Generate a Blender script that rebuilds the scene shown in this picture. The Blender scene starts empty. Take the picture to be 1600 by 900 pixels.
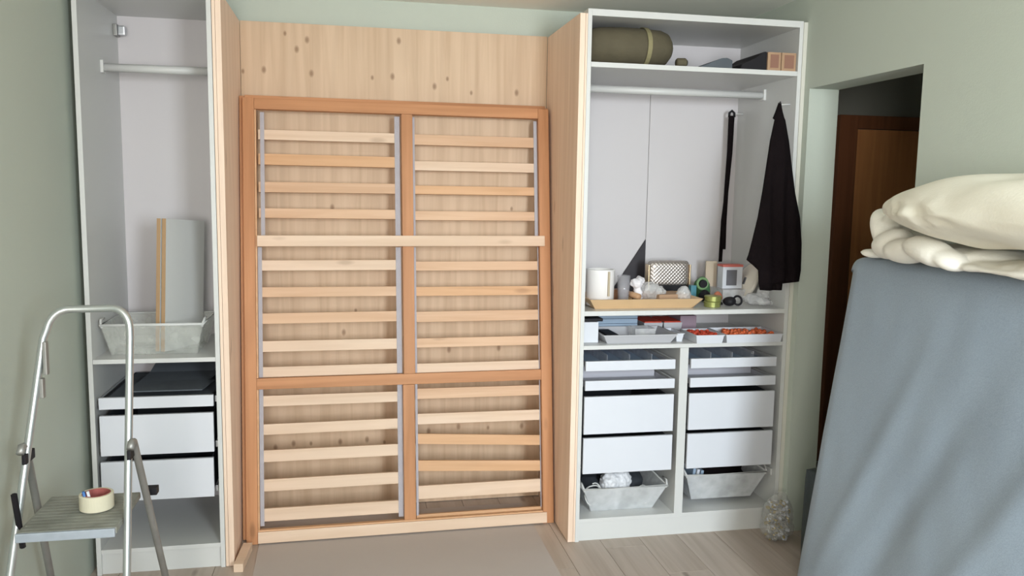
import bpy, bmesh, math, random
from mathutils import Vector, Matrix, noise
random.seed(7)
S = bpy.context.scene
COL = S.collection
PI = math.pi

# ------------------------------------------------------------------ camera
cam = bpy.data.objects.new('camera', bpy.data.cameras.new('camera'))
COL.objects.link(cam)
rt = Vector((0.98098, -0.19353, 0.01523)).normalized()
fw = Vector((0.1946, 0.9739, -0.1173)).normalized()
upv = rt.cross(fw).normalized(); rt = fw.cross(upv).normalized()
M = Matrix((rt, upv, -fw)).transposed().to_4x4(); M.translation = Vector((-1.002, -3.458, 1.588))
cam.matrix_world = M
cam.data.sensor_width = 36; cam.data.lens = 1283.4 * 36 / 1600
cam.data.clip_start = 0.02
S.camera = cam

# ------------------------------------------------------------------ world: overcast sky above, lit ground below
W = bpy.data.worlds.new('world'); S.world = W; W.use_nodes = True
nt = W.node_tree; nt.nodes.clear()
tc = nt.nodes.new('ShaderNodeTexCoord'); sp = nt.nodes.new('ShaderNodeSeparateXYZ')
cr = nt.nodes.new('ShaderNodeValToRGB'); bg = nt.nodes.new('ShaderNodeBackground'); wo = nt.nodes.new('ShaderNodeOutputWorld')
mr = nt.nodes.new('ShaderNodeMapRange'); mr.inputs[1].default_value = -1; mr.inputs[2].default_value = 1
nt.links.new(tc.outputs['Generated'], sp.inputs[0]); nt.links.new(sp.outputs[2], mr.inputs[0]); nt.links.new(mr.outputs[0], cr.inputs[0])
e = cr.color_ramp.elements
e[0].position = 0.0; e[0].color = (0.20, 0.18, 0.12, 1)
e[1].position = 0.49; e[1].color = (0.30, 0.27, 0.19, 1)
a = e.new(0.505); a.color = (0.80, 0.84, 0.90, 1)
a = e.new(1.0); a.color = (0.62, 0.78, 1.0, 1)
nt.links.new(cr.outputs[0], bg.inputs[0]); nt.links.new(bg.outputs[0], wo.inputs[0])
SKY = 1.0
bg.inputs[1].default_value = SKY

# ------------------------------------------------------------------ daylight in the rear wall windows, the left one added as fill
def area(name, loc, sx, sz, power, col, rot=(PI/2, 0, 0), spread=180):
    l = bpy.data.lights.new(name, 'AREA'); l.shape = 'RECTANGLE'; l.size = sx; l.size_y = sz
    l.energy = power; l.color = col; l.spread = math.radians(spread)
    o = bpy.data.objects.new(name, l); COL.objects.link(o); o.location = loc; o.rotation_euler = rot
    return o
# each window: blue-white sky light falling inwards and warm light thrown up from the sunlit ground outside
area('window_sky_light', (0.30, -4.78, 1.75), 0.75, 1.20, 52, (0.80, 0.92, 1.0), (math.radians(70), 0, 0), 100)  # beam narrowed to leave the narrow wardrobe dimmer
area('window_ground_light', (0.30, -4.78, 1.75), 0.75, 1.20, 28, (0.97, 0.95, 0.90), (math.radians(112), 0, 0), 115)
area('window_sky_light', (-1.35, -4.78, 1.60), 0.75, 1.20, 42, (0.98, 0.96, 0.95), (math.radians(68), 0, 0))  # unseen left window, added to fill the right wall and hall door
area('window_ground_light', (-1.35, -4.78, 1.60), 0.75, 1.20, 52, (1.0, 0.94, 0.86), (math.radians(112), 0, 0))  # upward fill from the added left window, tinted to warm the right wall

S.view_settings.view_transform = 'Standard'; S.view_settings.look = 'None'
S.view_settings.gamma = 1.0; S.view_settings.use_curve_mapping = False
S.view_settings.exposure = -0.22
try:
    S.cycles.max_bounces = 8; S.cycles.diffuse_bounces = 6; S.cycles.transparent_max_bounces = 16
    S.cycles.sample_clamp_indirect = 6
except Exception: pass

# ------------------------------------------------------------------ materials
def mat(name, col, rough=0.6, metal=0.0, spec=0.5, var=0.0, vscale=3.0, bump=0.0, bscale=60, trans=0.0, alpha=1.0, coat=0.0, emit=None, ior=1.45, vcol=None):
    m = bpy.data.materials.new(name); m.use_nodes = True; t = m.node_tree
    b = t.nodes['Principled BSDF']
    b.inputs['Base Color'].default_value = (*col, 1); b.inputs['Roughness'].default_value = rough
    b.inputs['Metallic'].default_value = metal; b.inputs['Specular IOR Level'].default_value = spec
    b.inputs['Transmission Weight'].default_value = trans; b.inputs['Alpha'].default_value = alpha
    b.inputs['IOR'].default_value = ior; b.inputs['Coat Weight'].default_value = coat
    c = t.nodes.new('ShaderNodeTexCoord')
    n = t.nodes.new('ShaderNodeTexNoise'); n.inputs['Scale'].default_value = vscale; n.inputs['Detail'].default_value = 5
    t.links.new(c.outputs['Object'], n.inputs[0])
    mx = t.nodes.new('ShaderNodeMix'); mx.data_type = 'RGBA'
    t.links.new(n.outputs[0], mx.inputs[0])
    v2 = vcol if vcol else tuple(x * (1 - var) for x in col)
    mx.inputs[6].default_value = (*[min(1, x * (1 + var * .5)) for x in col], 1); mx.inputs[7].default_value = (*v2, 1)
    t.links.new(mx.outputs[2], b.inputs['Base Color'])
    if bump:
        n2 = t.nodes.new('ShaderNodeTexNoise'); n2.inputs['Scale'].default_value = bscale; n2.inputs['Detail'].default_value = 3
        t.links.new(c.outputs['Object'], n2.inputs[0])
        bp = t.nodes.new('ShaderNodeBump'); bp.inputs['Strength'].default_value = bump; bp.inputs['Distance'].default_value = 0.004
        t.links.new(n2.outputs[0], bp.inputs['Height']); t.links.new(bp.outputs[0], b.inputs['Normal'])
    return m

def wood(name, light, dark, axis='z', knots=None, rough=0.55, streak=1.0, kamt=0.5, kcol=(0.16, 0.075, 0.03), pieces=False):
    """sawn softwood: long streaks along one axis, scattered knots"""
    m = bpy.data.materials.new(name); m.use_nodes = True; t = m.node_tree; N = t.nodes.new; L = t.links.new
    b = t.nodes['Principled BSDF']; b.inputs['Roughness'].default_value = rough; b.inputs['Specular IOR Level'].default_value = .35
    c = N('ShaderNodeTexCoord'); src = c.outputs['Object']
    oi = N('ShaderNodeObjectInfo')
    off = N('ShaderNodeVectorMath'); off.operation = 'ADD'
    sc = N('ShaderNodeVectorMath'); sc.operation = 'SCALE'; sc.inputs[0].default_value = (7.3, 4.1, 9.7); L(oi.outputs['Random'], sc.inputs['Scale'])
    L(src, off.inputs[0]); L(sc.outputs[0], off.inputs[1]); v0 = off.outputs[0] if pieces else src
    mp = N('ShaderNodeMapping'); s = {'x': (1.2, 26, 26), 'y': (26, 1.2, 26), 'z': (26, 26, 1.2)}[axis]; mp.inputs['Scale'].default_value = s
    L(v0, mp.inputs[0])
    n1 = N('ShaderNodeTexNoise'); n1.inputs['Scale'].default_value = 1.0; n1.inputs['Detail'].default_value = 6; n1.inputs['Distortion'].default_value = .6
    L(mp.outputs[0], n1.inputs[0])
    mp2 = N('ShaderNodeMapping'); s2 = {'x': (.35, 3.2, 3.2), 'y': (3.2, .35, 3.2), 'z': (3.2, 3.2, .35)}[axis]; mp2.inputs['Scale'].default_value = s2
    L(v0, mp2.inputs[0])
    wv = N('ShaderNodeTexNoise'); wv.inputs['Scale'].default_value = 1.3; wv.inputs['Detail'].default_value = 1; L(mp2.outputs[0], wv.inputs[0])
    fr = N('ShaderNodeMath'); fr.operation = 'MULTIPLY'; fr.inputs[1].default_value = 34; L(wv.outputs[0], fr.inputs[0])
    sn = N('ShaderNodeMath'); sn.operation = 'SINE'; L(fr.outputs[0], sn.inputs[0])
    pw = N('ShaderNodeMapRange'); pw.inputs[1].default_value = .35; pw.inputs[2].default_value = 1.0; L(sn.outputs[0], pw.inputs[0])
    cr = N('ShaderNodeValToRGB'); e = cr.color_ramp.elements
    e[0].position = .30; e[0].color = (*dark, 1); e[1].position = .62; e[1].color = (*light, 1); L(n1.outputs[0], cr.inputs[0])
    mx = N('ShaderNodeMix'); mx.data_type = 'RGBA'
    mm = N('ShaderNodeMath'); mm.operation = 'MULTIPLY'; mm.inputs[1].default_value = .45 * streak; L(pw.outputs[0], mm.inputs[0])
    L(mm.outputs[0], mx.inputs[0]); L(cr.outputs[0], mx.inputs[6]); mx.inputs[7].default_value = (*[x * .8 for x in dark], 1)
    last = mx.outputs[2]
    if knots is None:
        mp3 = N('ShaderNodeMapping'); s3 = {'x': (3.0, 9, 9), 'y': (9, 3.0, 9), 'z': (9, 9, 3.0)}[axis]; mp3.inputs['Scale'].default_value = s3; L(v0, mp3.inputs[0])
        vo = N('ShaderNodeTexVoronoi'); vo.inputs['Scale'].default_value = .9; L(mp3.outputs[0], vo.inputs[0])
        ks = N('ShaderNodeMapRange'); ks.inputs[1].default_value = .13; ks.inputs[2].default_value = .05; L(vo.outputs['Distance'], ks.inputs[0])
        kf = ks.outputs[0]
    else:
        kf = None
        for i, (x, z) in enumerate(knots):
            mpk = N('ShaderNodeMapping'); mpk.inputs['Location'].default_value = (-x, 0, -z * .62); mpk.inputs['Scale'].default_value = (1, 0, .62); L(src, mpk.inputs[0])
            ln = N('ShaderNodeVectorMath'); ln.operation = 'LENGTH'; L(mpk.outputs[0], ln.inputs[0])
            r = .013 if i % 3 else .009
            k = N('ShaderNodeMapRange'); k.inputs[1].default_value = r; k.inputs[2].default_value = r * .35; L(ln.outputs['Value'], k.inputs[0])
            if kf is None: kf = k.outputs[0]
            else:
                q = N('ShaderNodeMath'); q.operation = 'MAXIMUM'; L(kf, q.inputs[0]); L(k.outputs[0], q.inputs[1]); kf = q.outputs[0]
    kk = N('ShaderNodeMath'); kk.operation = 'MULTIPLY'; kk.inputs[1].default_value = kamt; L(kf, kk.inputs[0])
    m2 = N('ShaderNodeMix'); m2.data_type = 'RGBA'; L(kk.outputs[0], m2.inputs[0]); L(last, m2.inputs[6]); m2.inputs[7].default_value = (*kcol, 1)
    L(m2.outputs[2], b.inputs['Base Color'])
    bp = N('ShaderNodeBump'); bp.inputs['Strength'].default_value = .15; bp.inputs['Distance'].default_value = .002
    L(n1.outputs[0], bp.inputs['Height']); L(bp.outputs[0], b.inputs['Normal'])
    return m

M_wall = mat('wall_paint', (.50, .545, .485), .85, var=.05, vscale=1.2, bump=.12, bscale=180)
M_ceil = mat('ceiling_paint', (.84, .84, .78), .9, var=.04, vscale=1.0)
M_white = mat('white_laminate', (.62, .625, .62), .38, var=.02, vscale=2)
M_backw = mat('white_back_board', (.60, .575, .595), .45, var=.02, vscale=2)
M_front = mat('white_drawer_lacquer', (.66, .68, .74), .32, var=.01)
M_metal = mat('rail_steel', (.55, .57, .60), .35, metal=.9)
M_alu = mat('aluminium', (.62, .65, .66), .32, metal=.85, var=.12, vscale=14)
M_alud = mat('dull_aluminium', (.34, .34, .33), .45, metal=.6, var=.25, vscale=20)
M_stepm = mat('worn_step_aluminium', (.42, .43, .39), .6, metal=.2, vscale=13, vcol=(.10, .105, .085), bump=.3, bscale=70)
M_steppt = mat('blue_grey_edge', (.40, .45, .52), .5, metal=.3, var=.2, vscale=30)
M_blackp = mat('black_plastic', (.014, .013, .016), .55, spec=.25)
M_dark = mat('dark_grey_felt', (.105, .12, .14), .9, var=.3, vscale=8)
M_darkblue = mat('dark_drawer_lining', (.035, .04, .05), .8, var=.3, vscale=8)
M_strap = mat('grey_webbing', (.44, .42, .46), .85, var=.1, vscale=40, bump=.3, bscale=300)
M_paper = mat('grey_floor_paper', (.47, .42, .39), .9, var=.06, vscale=3, bump=.15, bscale=20)
M_cloth = mat('black_cloth', (.010, .007, .008), .95, spec=.08, var=.3, vscale=12, bump=.4, bscale=250)
M_cotton = mat('cream_cotton', (.80, .775, .68), .9, var=.05, vscale=3, bump=.15, bscale=120)
M_cotton2 = mat('white_cotton', (.80, .78, .72), .9, var=.06, vscale=4, bump=.2, bscale=120)
M_olive = mat('olive_fabric', (.115, .098, .062), .85, var=.35, vscale=9, bump=.5, bscale=60)
M_olives = mat('olive_webbing', (.27, .24, .13), .8, var=.1)
M_card = mat('cardboard', (.42, .27, .17), .85, var=.15, vscale=10)
M_bamb = wood('bamboo', (.72, .50, .28), (.60, .39, .20), 'x', knots=[], streak=.4, kamt=0) if False else mat('bamboo', (.68, .47, .27), .45, var=.12, vscale=8)
M_silver = mat('quilted_silver', (.50, .45, .42), .42, metal=.8, var=.1, vscale=10)
M_rust = mat('brown_leather', (.20, .085, .035), .6, var=.35, vscale=20)
M_red = mat('red_fabric', (.62, .07, .035), .7, var=.45, vscale=30, bump=.5, bscale=90)
M_orange = mat('orange_red_bits', (.80, .17, .06), .6, var=.4, vscale=30)
M_ceram = mat('white_ceramic', (.84, .82, .82), .25, coat=.3)
M_beige = mat('beige_slot', (.45, .38, .28), .8)
M_greyw = mat('grey_tray', (.50, .50, .53), .5, var=.05)
M_lgrey = mat('light_grey_liner', (.52, .52, .58), .6, var=.05)
M_green = mat('green_plastic', (.06, .17, .07), .5, var=.3, vscale=30)
M_teal = mat('blue_plastic', (.07, .22, .28), .45)
M_tin = mat('olive_gold_tin', (.34, .36, .12), .3, metal=.5, var=.3, vscale=30)
M_redtop = mat('red_print', (.62, .16, .13), .5)
M_grscreen = mat('grey_picture', (.16, .16, .18), .35, var=.3, vscale=30)
M_backgap = mat('back_gap_black', (.030, .026, .032), .6)
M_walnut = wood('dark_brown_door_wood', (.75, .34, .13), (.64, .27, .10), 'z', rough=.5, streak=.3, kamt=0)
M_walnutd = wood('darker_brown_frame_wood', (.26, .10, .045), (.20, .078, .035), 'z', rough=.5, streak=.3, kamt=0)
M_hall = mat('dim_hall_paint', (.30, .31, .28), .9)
M_masking = mat('masking_tape', (.66, .62, .48), .7, var=.06, vscale=30)
M_core = mat('red_brown_cardboard_core', (.36, .10, .09), .7, var=.2)
M_bluepen = mat('blue_plastic_pen', (.05, .16, .42), .4)
M_bluebox = mat('pale_blue_plastic', (.33, .43, .56), .4, var=.1)
M_purple = mat('mauve_card', (.30, .22, .27), .7)
M_kernel = mat('mattress_ticking', (.6, .6, .58), .9)
M_pack = mat('black_green_nylon', (.012, .020, .016), .6, bump=.4, bscale=60)
M_rubber = mat('black_rubber', (.02, .02, .02), .7)

def sheet_mat():
    m = bpy.data.materials.new('blue_grey_sheet'); m.use_nodes = True; t = m.node_tree; N = t.nodes.new; L = t.links.new
    b = t.nodes['Principled BSDF']; b.inputs['Roughness'].default_value = .95; b.inputs['Specular IOR Level'].default_value = .2
    b.inputs['Sheen Weight'].default_value = .15
    c = N('ShaderNodeTexCoord'); w = N('ShaderNodeTexNoise'); w.inputs['Scale'].default_value = 260; w.inputs['Detail'].default_value = 4
    L(c.outputs['Object'], w.inputs[0])
    n = N('ShaderNodeTexNoise'); n.inputs['Scale'].default_value = 1.6; n.inputs['Detail'].default_value = 4; L(c.outputs['Object'], n.inputs[0])
    cr = N('ShaderNodeValToRGB'); e = cr.color_ramp.elements
    e[0].position = .3; e[0].color = (.285, .35, .43, 1); e[1].position = .7; e[1].color = (.33, .40, .48, 1); L(n.outputs[0], cr.inputs[0])
    mx = N('ShaderNodeMix'); mx.data_type = 'RGBA'; mx.inputs[0].default_value = .25; L(cr.outputs[0], mx.inputs[6]); L(w.outputs[0], mx.inputs[7])
    mm = N('ShaderNodeMix'); mm.data_type = 'RGBA'; mm.blend_type = 'MULTIPLY'; mm.inputs[0].default_value = .35
    L(cr.outputs[0], mm.inputs[6]); L(w.outputs[0], mm.inputs[7]); L(mm.outputs[2], b.inputs['Base Color'])
    bp = N('ShaderNodeBump'); bp.inputs['Strength'].default_value = .25; bp.inputs['Distance'].default_value = .002
    L(w.outputs[0], bp.inputs['Height']); L(bp.outputs[0], b.inputs['Normal'])
    return m
M_sheet = sheet_mat()

def film(name, col, tr, rough=.3):
    m = bpy.data.materials.new(name); m.use_nodes = True; t = m.node_tree; N = t.nodes.new; L = t.links.new
    b = t.nodes['Principled BSDF']; b.inputs['Base Color'].default_value = (*col, 1); b.inputs['Roughness'].default_value = rough
    tr_ = N('ShaderNodeBsdfTransparent'); mx = N('ShaderNodeMixShader'); o = t.nodes['Material Output']
    n = N('ShaderNodeTexNoise'); n.inputs['Scale'].default_value = 18; c = N('ShaderNodeTexCoord'); L(c.outputs['Object'], n.inputs[0])
    r = N('ShaderNodeMapRange'); r.inputs[1].default_value = .3; r.inputs[2].default_value = .7; r.inputs[3].default_value = tr - .1; r.inputs[4].default_value = min(.97, tr + .1)
    L(n.outputs[0], r.inputs[0]); L(r.outputs[0], mx.inputs[0]); L(b.outputs[0], mx.inputs[1]); L(tr_.outputs[0], mx.inputs[2]); L(mx.outputs[0], o.inputs[0])
    return m
M_mesh = film('translucent_white_plastic', (.82, .84, .86), .52)
M_basket = film('fine_white_mesh', (.72, .74, .70), .74)
M_clear = film('clear_film', (.85, .85, .86), .62, .15)
M_glassy = film('clear_glass', (.55, .55, .60), .72, .05)
M_bag = film('crinkled_clear_bag', (.62, .62, .60), .74, .12)
M_bits = mat('grey_bits', (.22, .21, .19), .6, vscale=60, vcol=(.55, .53, .48))

KT = [(-1.284, 2.296), (-1.185, 2.272), (-1.232, 2.227), (-1.474, 2.117), (-1.381, 2.128), (-1.167, 2.12), (-0.886, 2.112), (-0.791, 2.121), (-0.59, 2.083), (-0.411, 2.059), (-0.186, 2.068), (-0.761, 2.288), (-0.528, 2.121),
      (-1.361, 0.323), (-1.275, 0.341), (-1.192, 0.337), (-1.051, 0.339), (-0.92, 0.345), (-0.834, 0.327), (-0.613, 0.375), (-0.461, 0.392), (-0.308, 0.38), (-0.132, 0.382),
      (-1.078, 1.496), (-0.971, 0.995), (-0.512, 0.791), (-0.258, 0.794), (-0.202, 1.499), (-1.029, 0.889)]
M_plyback = wood('knotty_plywood', (.64, .475, .335), (.53, .375, .25), 'z', knots=KT, streak=.32, kamt=.62)
M_ply = wood('plywood', (.88, .69, .56), (.78, .59, .46), 'z', streak=.35, kamt=.35)
M_plyedge = wood('plywood_edge', (.74, .60, .44), (.64, .49, .34), 'z', streak=.8, kamt=.1)
M_pineo_z = wood('aged_pine_upright', (.53, .255, .12), (.41, .185, .08), 'z', pieces=True, streak=.5)
M_pineo_x = wood('aged_pine_crosswise', (.53, .255, .12), (.41, .185, .08), 'x', pieces=True, streak=.5)
M_pine_x = wood('pine_slat', (.67, .45, .30), (.57, .355, .22), 'x', pieces=True, streak=.4, kamt=.3)
M_pinep_x = wood('pale_pine_slat', (.73, .56, .43), (.64, .465, .335), 'x', pieces=True, streak=.35, kamt=.3)
M_pined_x = wood('honey_pine_slat', (.66, .40, .23), (.56, .32, .165), 'x', pieces=True, streak=.4, kamt=.3)
M_floor = wood('pale_oak_plank', (.47, .395, .34), (.385, .315, .26), 'y', pieces=True, streak=.35, kamt=.55, kcol=(.12, .09, .065), rough=.45)
M_edgewood = wood('particle_board_edge', (.50, .33, .19), (.42, .26, .14), 'z', streak=.2, kamt=0)

# ------------------------------------------------------------------ mesh helpers
def link(name, bm, m, parent=None, smooth=False, mods=None, recalc=True):
    if recalc: bmesh.ops.recalc_face_normals(bm, faces=bm.faces[:])
    if parent is not None:
        wl = world_loc(parent)
        bmesh.ops.translate(bm, verts=bm.verts[:], vec=-wl)
    me = bpy.data.meshes.new(name); bm.to_mesh(me); bm.free()
    for mm in (m if isinstance(m, (list, tuple)) else [m]): me.materials.append(mm)
    if smooth:
        for p in me.polygons: p.use_smooth = True
    o = bpy.data.objects.new(name, me); COL.objects.link(o)
    if parent is not None: o.parent = parent
    return o
def world_loc(o):
    v = Vector((0, 0, 0))
    while o is not None:
        v += o.location; o = o.parent
    return v
def box(bm, x0, x1, y0, y1, z0, z1, mi=0, bev=0.0):
    vs = [bm.verts.new((x, y, z)) for x in (x0, x1) for y in (y0, y1) for z in (z0, z1)]
    fs = [(0, 1, 3, 2), (4, 6, 7, 5), (0, 4, 5, 1), (2, 3, 7, 6), (0, 2, 6, 4), (1, 5, 7, 3)]
    F = []
    for f in fs:
        q = bm.faces.new([vs[i] for i in f]); q.material_index = mi; F.append(q)
    if bev > 0:
        ed = list({e for f in F for e in f.edges})
        r = bmesh.ops.bevel(bm, geom=ed, offset=bev, segments=2, affect='EDGES', profile=.7)
        for f in r['faces']: f.material_index = mi
    return vs
def B(name, x0, x1, y0, y1, z0, z1, m, parent=None, bev=0.0015, smooth=False):
    bm = bmesh.new(); box(bm, x0, x1, y0, y1, z0, z1, 0, bev)
    if parent is None:
        c = Vector(((x0 + x1) / 2, (y0 + y1) / 2, z0)); bmesh.ops.translate(bm, verts=bm.verts[:], vec=-c)
        o = link(name, bm, m); o.location = c; return o
    return link(name, bm, m, parent)
def tube(bm, pts, r, seg=10, closed=False, rx=None, mi=0):
    """sweep a round (or oval, rx) section along points"""
    pts = [Vector(p) for p in pts]; n = len(pts); rings = []
    up0 = None
    for i, p in enumerate(pts):
        if closed: d = (pts[(i + 1) % n] - pts[i - 1])
        else: d = (pts[min(n - 1, i + 1)] - pts[max(0, i - 1)])
        d.normalize()
        if up0 is None:
            up0 = Vector((0, 1, 0)) if abs(d.y) < .9 else Vector((0, 0, 1))
        s = d.cross(up0).normalized(); u = s.cross(d).normalized(); up0 = u
        rr = r[i] if isinstance(r, (list, tuple)) else r
        ra = rr * (rx / r if rx and not isinstance(r, (list, tuple)) else 1)
        rings.append([bm.verts.new(p + s * math.cos(2 * PI * k / seg) * ra + u * math.sin(2 * PI * k / seg) * rr) for k in range(seg)])
    m = n if closed else n - 1
    for i in range(m):
        A, Bq = rings[i], rings[(i + 1) % n]
        for k in range(seg):
            f = bm.faces.new((A[k], A[(k + 1) % seg], Bq[(k + 1) % seg], Bq[k])); f.material_index = mi
    if not closed:
        bm.faces.new(rings[0][::-1]).material_index = mi; bm.faces.new(rings[-1]).material_index = mi
def lathe(bm, prof, c=(0, 0, 0), seg=28, mi=0):
    """prof: (r, z) list from bottom to top, closes at r = 0"""
    rings = []
    for r, z in prof:
        if r < 1e-5: rings.append([bm.verts.new((c[0], c[1], c[2] + z))])
        else: rings.append([bm.verts.new((c[0] + r * math.cos(2 * PI * k / seg), c[1] + r * math.sin(2 * PI * k / seg), c[2] + z)) for k in range(seg)])
    for A, Bq in zip(rings, rings[1:]):
        for k in range(seg):
            k2 = (k + 1) % seg
            if len(A) == 1 and len(Bq) == 1: continue
            if len(A) == 1: f = bm.faces.new((A[0], Bq[k2], Bq[k]))
            elif len(Bq) == 1: f = bm.faces.new((A[k], A[k2], Bq[0]))
            else: f = bm.faces.new((A[k], A[k2], Bq[k2], Bq[k]))
            f.material_index = mi
def hexa(bm, c8, mi=0):
    """8 corners: bottom 4 (ccw), top 4 (ccw)"""
    v = [bm.verts.new(p) for p in c8]
    for f in ((3, 2, 1, 0), (4, 5, 6, 7), (0, 1, 5, 4), (1, 2, 6, 5), (2, 3, 7, 6), (3, 0, 4, 7)):
        bm.faces.new([v[i] for i in f]).material_index = mi
def tray(bm, x0, x1, y0, y1, z0, z1, t=.003, inset=0.0, rim=0.0, mi=0):
    """open-topped box, optionally tapering to the bottom (inset) with a rim flange"""
    o = [(x0 + inset, y0 + inset), (x1 - inset, y0 + inset), (x1 - inset, y1 - inset), (x0 + inset, y1 - inset)]
    T = [(x0, y0), (x1, y0), (x1, y1), (x0, y1)]
    def ring(pts, z, off=0):
        cx, cy = (x0 + x1) / 2, (y0 + y1) / 2
        return [bm.verts.new((x - off * (1 if x > cx else -1), y - off * (1 if y > cy else -1), z)) for x, y in pts]
    ro = [ring(o, z0), ring(T, z1)]
    if rim: ro += [ring(T, z1, -rim), ring(T, z1 + t, -rim), ring(T, z1 + t, t)]
    else: ro += [ring(T, z1, t)]
    ro += [ring(o, z0 + t, t)]
    for A, Bq in zip(ro, ro[1:]):
        for k in range(4):
            bm.faces.new((A[k], A[(k + 1) % 4], Bq[(k + 1) % 4], Bq[k])).material_index = mi
    bm.faces.new(ro[0][::-1]).material_index = mi; bm.faces.new(ro[-1]).material_index = mi
def ellip(bm, c, r, seg=14, rings=9, jitter=0, rot=None):
    g = bmesh.ops.create_uvsphere(bm, u_segments=seg, v_segments=rings, radius=1)
    for v in g['verts']:
        p = Vector((v.co.x * r[0], v.co.y * r[1], v.co.z * r[2]))
        if rot: p = rot @ p
        v.co = p + Vector(c)
        if jitter: v.co += noise.noise_vector(v.co * 25) * jitter
def thing(name, label, cat, loc=(0, 0, 0), group=None):
    o = bpy.data.objects.new(name, None); COL.objects.link(o); o.location = loc; o.empty_display_size = .05
    o['label'] = label; o['category'] = cat
    if group: o['group'] = group
    return o
def tag(o, label, cat, group=None):
    o['label'] = label; o['category'] = cat
    if group: o['group'] = group
    return o
def org(o, loc):
    """put a top-level mesh's origin at loc without moving it"""
    v = Vector(loc); o.data.transform(Matrix.Translation(-v)); o.location = v; return o
def struct(o): o['kind'] = 'structure'; return o

# ------------------------------------------------------------------ the room
XL, XR, YB, YF, H = -2.05, 1.02, .625, -4.8, 2.478
bm = bmesh.new(); box(bm, XL - .1, 3.0, YF - .1, 1.0, -.12, -.014)
floor = struct(link('floor', bm, mat('subfloor', (.12, .10, .08), .9)))
rows = [(.12 + .187 * i) for i in range(-12, 7)]
protos = {}
for i, x in enumerate(rows):
    xa, xb = max(x, XL), min(x + .187, XR + 1.9 if i > 50 else XR + .14)
    if xb - xa < .02: continue
    y = YF; k = 0; first = (.37 + .53 * ((i * 5) % 3)) + .11 * (i % 4)
    while y < YB - .01:
        y2 = min(y + (first if k == 0 else 1.45), YB)
        bm = bmesh.new(); box(bm, xa + .0008, xb - .0008, y + .0008, y2 - .0008, -.014, 0, 0, .0012)
        p = link('plank', bm, M_floor, floor); y = y2; k += 1
def room_box(name, *bs, m=M_wall):
    bm = bmesh.new()
    for b_ in bs: box(bm, *b_)
    return struct(link(name, bm, m))
room_box('wall_left', (XL - .1, XL, YF, YB + .1, -.014, H))
room_box('wall_back', (XL - .1, XR, YB, YB + .1, -.014, H))
room_box('ceiling', (XL - .1, 3.0, YF - .1, 1.0, H, H + .1), m=M_ceil)
OY0, OY1, OZ = -.79, -.043, 2.062
room_box('wall_right', (XR, XR + .145, YF, OY0, -.014, H), (XR, XR + .145, OY1, YB + .1, -.014, H), (XR, XR + .145, OY0, OY1, OZ, H))
room_box('wall_front', (XL, -1.75, YF - .1, YF, -.014, H), (-.95, -.1, YF - .1, YF, -.014, H), (.7, XR, YF - .1, YF, -.014, H),
         (-1.75, -.95, YF - .1, YF, -.014, .98), (-1.75, -.95, YF - .1, YF, 2.22, H), (-.1, .7, YF - .1, YF, -.014, 1.13), (-.1, .7, YF - .1, YF, 2.37, H))
for n_, (a_, b_, c_, d_) in enumerate(((-1.75, -.95, .98, 2.22), (-.1, .7, 1.13, 2.37))):  # the left window is out of view, added for its fill light
    bm = bmesh.new()
    box(bm, a_, b_, YF - .07, YF - .02, c_, c_ + .05); box(bm, a_, b_, YF - .07, YF - .02, d_ - .05, d_)
    box(bm, a_, a_ + .05, YF - .07, YF - .02, c_ + .05, d_ - .05); box(bm, b_ - .05, b_, YF - .07, YF - .02, c_ + .05, d_ - .05)
    w = struct(link('window_%d' % (n_ + 1), bm, M_white))
# hall beyond the opening
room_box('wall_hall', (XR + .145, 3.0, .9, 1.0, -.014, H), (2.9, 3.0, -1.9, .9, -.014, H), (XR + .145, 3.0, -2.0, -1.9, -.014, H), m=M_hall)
d = bpy.data.objects.new('door_1', None); COL.objects.link(d); d['kind'] = 'structure'; d.location = (2.2, .88, 0)
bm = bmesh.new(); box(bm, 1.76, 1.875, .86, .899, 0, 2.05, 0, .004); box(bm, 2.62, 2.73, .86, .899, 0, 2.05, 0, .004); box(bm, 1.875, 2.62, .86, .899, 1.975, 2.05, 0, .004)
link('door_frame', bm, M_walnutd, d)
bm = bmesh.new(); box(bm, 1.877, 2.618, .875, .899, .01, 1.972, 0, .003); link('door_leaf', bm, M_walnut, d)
bm = bmesh.new(); tube(bm, [(2.55, .875, 1.02), (2.55, .83, 1.02), (2.44, .825, 1.02)], .009); link('door_handle', bm, M_metal, d, smooth=True)

# ------------------------------------------------------------------ plywood lining of the bay
XA, XB = -1.484, -.034
def ply_side(x0, x1, lab):
    t_ = thing('plywood_side_panel', lab, 'panel', ((x0 + x1) / 2, .29, 0), 'plywood panels lining the bay')
    xm = x0 + (x1 - x0) * (.72 if x0 > -1 else .36)
    for a_, b_ in ((x0, xm - .0006), (xm + .0006, x1)):
        bm = bmesh.new(); box(bm, a_, b_, .001, .585, .002, 2.340, 0, .001); link('board', bm, M_ply, t_)
ply_side(-1.518, XA, 'pale plywood side panel between narrow wardrobe and leaning bed frame')
ply_side(XB, -.0005, 'pale plywood side panel on left flank of the wide wardrobe')
o = B('plywood_back_panel', XA + .001, XB - .001, .587, .605, .004, 2.344, M_plyback, bev=.001)
org(o, (0, .587, 0)) if False else None
# keep object coordinates equal to world coordinates for the knots
o.data.transform(Matrix.Translation(o.location)); o.location = (0, 0, 0)
tag(o, 'knotty plywood back panel behind the leaning slatted bed frame', 'panel', 'plywood panels lining the bay')

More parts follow.
